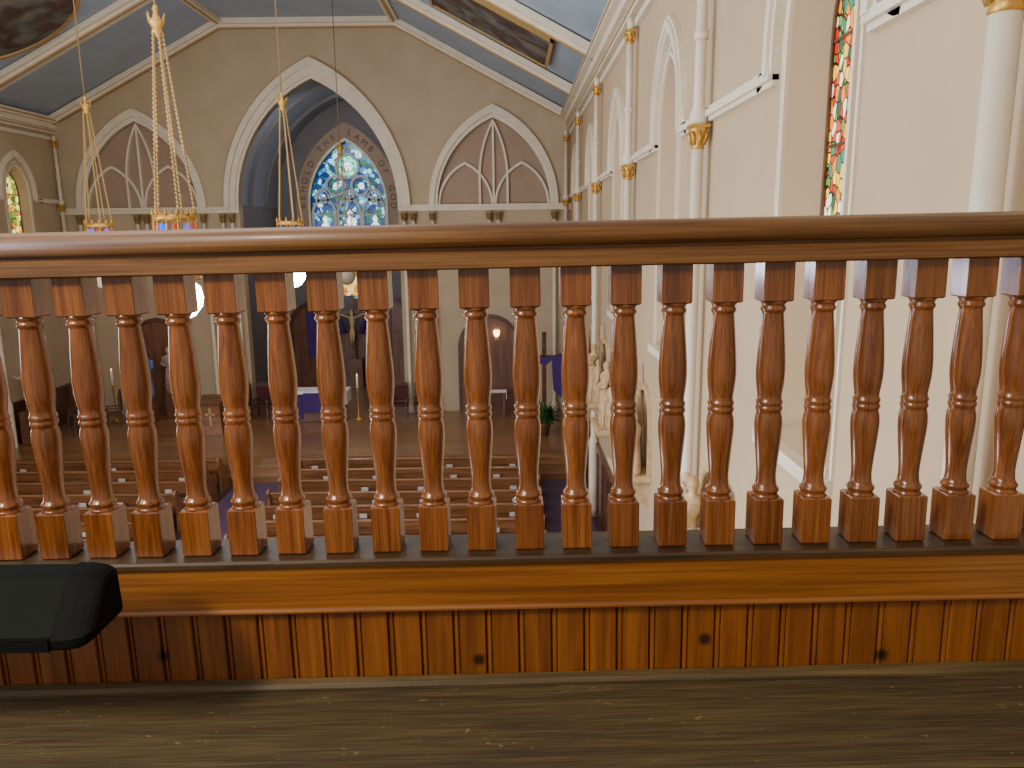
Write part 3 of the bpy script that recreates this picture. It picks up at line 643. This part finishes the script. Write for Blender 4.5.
# wooden pointed doors / niche
for n_,c,a in ((1,-.75,.97),(2,-12.0,.95)):
    m=MB(); P=path(c,a,2.75,1.0,ZS); m.prism(P,'Y',YB-.08,YB-.01)
    d=m.obj('door_%d'%n_,M['panel'],**ST)
    m=MB(); band(m,mapB,c,a,1.0,a+.1,1.13,2.75,ZS,0,.12)
    m.obj('door_frame',M['dwood'],parent=d)
r=root('wall_sconce',(-.5,YB-.08,3.15),'small glowing wall sconce added to give the wooden panel a bright reflection','lamp')  # small lamp form added to put a bright reflection on the panel
MB().box(-.06,.06,-.03,0,-.15,.1).tube([(0,-.02,-.08),(0,-.12,-.1),(0,-.15,0)],.015,6).obj('bracket',M['gold'],parent=r)
MB().lathe([(.05,-.02),(.09,.04),(.11,.14),(.09,.2)],(0,-.15,0),14).obj('shade',M['sconce'],parent=r)
for x,dy,mt,lab in ((-12.0,1.15,'robeb','painted statue in blue and white robe before wooden niche'),(-11.5,.4,'robeg','painted statue in white and rose robe before wooden niche')):
    r=root('saint_statue',(x,YB-dy,ZS),lab,'statue')
    MB().cbox(-.2,.2,-.18,.18,0,.85,.02).obj('pedestal',M['panel'],parent=r)
    m=MB(); robed(m,1.55,0,0,.85,arm=0); m.obj('figure',M[mt],parent=r)
    MB().lathe([(.03,2.16),(.088,2.21),(.108,2.28),(.1,2.35),(.03,2.41)],(0,-.02,0),12).obj('head',M['skinp'],parent=r)
r=root('saint_statue',(-14.25,22.4,ZS),'white plaster saint statue on wooden pedestal','statue')
MB().cbox(-.3,.3,-.3,.3,0,1.0,.02).obj('pedestal',M['panel'],parent=r)
m=MB(); robed(m,1.4,0,0,1.0,arm=1); m.obj('figure',M['cream'],parent=r)
# credence table
r=root('credence_table',(-.7,25.2,ZS),'small wooden side table with white cloth','table')
MB().cbox(-.5,.5,-.25,.25,.78,.84,.01).obj('tabletop',M['panel'],parent=r)
MB().box(-.52,.52,-.2,.2,.84,.855).box(-.52,-.505,-.2,.2,.6,.85).box(.505,.52,-.2,.2,.6,.85).obj('cloth',M['linen'],parent=r)
for x in (-.42,.42):
    for y in (-.18,.18): MB().box(x-.03,x+.03,y-.03,y+.03,0,.78).obj('leg',M['panel'],parent=r)
# draped cross
r=root('draped_cross',(1.05,24.6,ZS),'tall dark wooden cross draped with purple cloth','cross')
m=MB(); m.box(-.07,.07,-.06,.06,0,2.9); m.box(-.6,.6,-.06,.06,2.0,2.14); m.box(-.3,.3,-.25,.25,0,.12); m.obj('cross_beams',M['dwood'],parent=r)
m=MB(); m.prism([(-.6,2.1),(-.56,1.3),(-.42,1.5),(-.34,2.0),(-.1,1.85),(.1,1.85),(.25,2.0),(.3,1.0),(.55,.75),(.62,2.1)],'Y',-.11,.11); m.tube([(-.58,0,2.15),(0,-.06,1.98),(.58,0,2.15)],[.05,.07,.05],8); m.obj('drape',M['purple'],parent=r)
# plant
r=root('potted_plant',(.95,22.6,ZS),'leafy green potted plant on sanctuary floor','plant')
MB().lathe([(.14,0),(.2,.35),(.22,.36),(.22,.4),(.17,.4)],n=16).obj('pot',M['terra'],parent=r)
m=MB()
for k in range(110):
    a=random.uniform(0,6.28); el=random.uniform(.0,1.3); L=random.uniform(.4,.75); c,s=math.cos(a),math.sin(a)
    b=Vector((.05*c,.05*s,.4)); e=b+Vector((c*math.cos(el)*L,s*math.cos(el)*L,math.sin(el)*L)); mid=(b+e)/2+Vector((0,0,.1)); w=Vector((-s,c,0))*.06
    m.add([tuple(b),tuple(mid+w),tuple(e),tuple(mid-w)],[(0,1,2,3)])
m.obj('foliage',M['green'],parent=r)
# ---------------------------------------------------------------- lights
def area(loc,target,sx,sy,p,c):
    l=bpy.data.lights.new('area','AREA'); l.shape='RECTANGLE'; l.size=sx; l.size_y=sy; l.energy=p; l.color=c
    o=bpy.data.objects.new('area_light',l); col.objects.link(o); o.location=loc
    o.rotation_euler=(Vector(target)-Vector(loc)).to_track_quat('-Z','Y').to_euler(); return o
area((CX,11,12.6),(CX,11,0),8,15,640,(1,.94,.86))
area((-14.2,7.5,4.2),(2,8,3.0),7,3,650,(.88,.94,1))
area((-5.5,4.6,2.0),(2,7.0,4.0),3,2,480,(.9,.94,1))
area((-13.5,3.0,7.0),(0,1.9,6.4),3,3,1300,(.72,.82,1))
area((-2.5,-.55,E+1.55),(-.2,1.7,E-.7),.4,.4,86,(1,.88,.7))
area((CX,26.6,10.4),(CX,31,6),2.5,1.0,65,(.95,.95,1))
area((CX,12,7.4),(CX,14,13),9,12,400,(1,.97,.93))
area((-6.4,-1.5,9.5),(-6.4,26,6),8,3,440,(1,.95,.88))
w=bpy.data.worlds.new('World'); bpy.context.scene.world=w; w.use_nodes=True
w.node_tree.nodes['Background'].inputs[0].default_value=(1,.93,.84,1); w.node_tree.nodes['Background'].inputs[1].default_value=.45
# ---------------------------------------------------------------- camera
cd=bpy.data.cameras.new('camera'); cam=bpy.data.objects.new('camera',cd); col.objects.link(cam)
cd.sensor_width=36; cd.lens=27.07; cd.clip_start=.05
cam.matrix_world=Matrix.Translation((0,0,E))@Matrix.Rotation(math.radians(90-11.2),4,'X')@Matrix.Rotation(math.radians(-.65),4,'Z')
bpy.context.scene.camera=cam
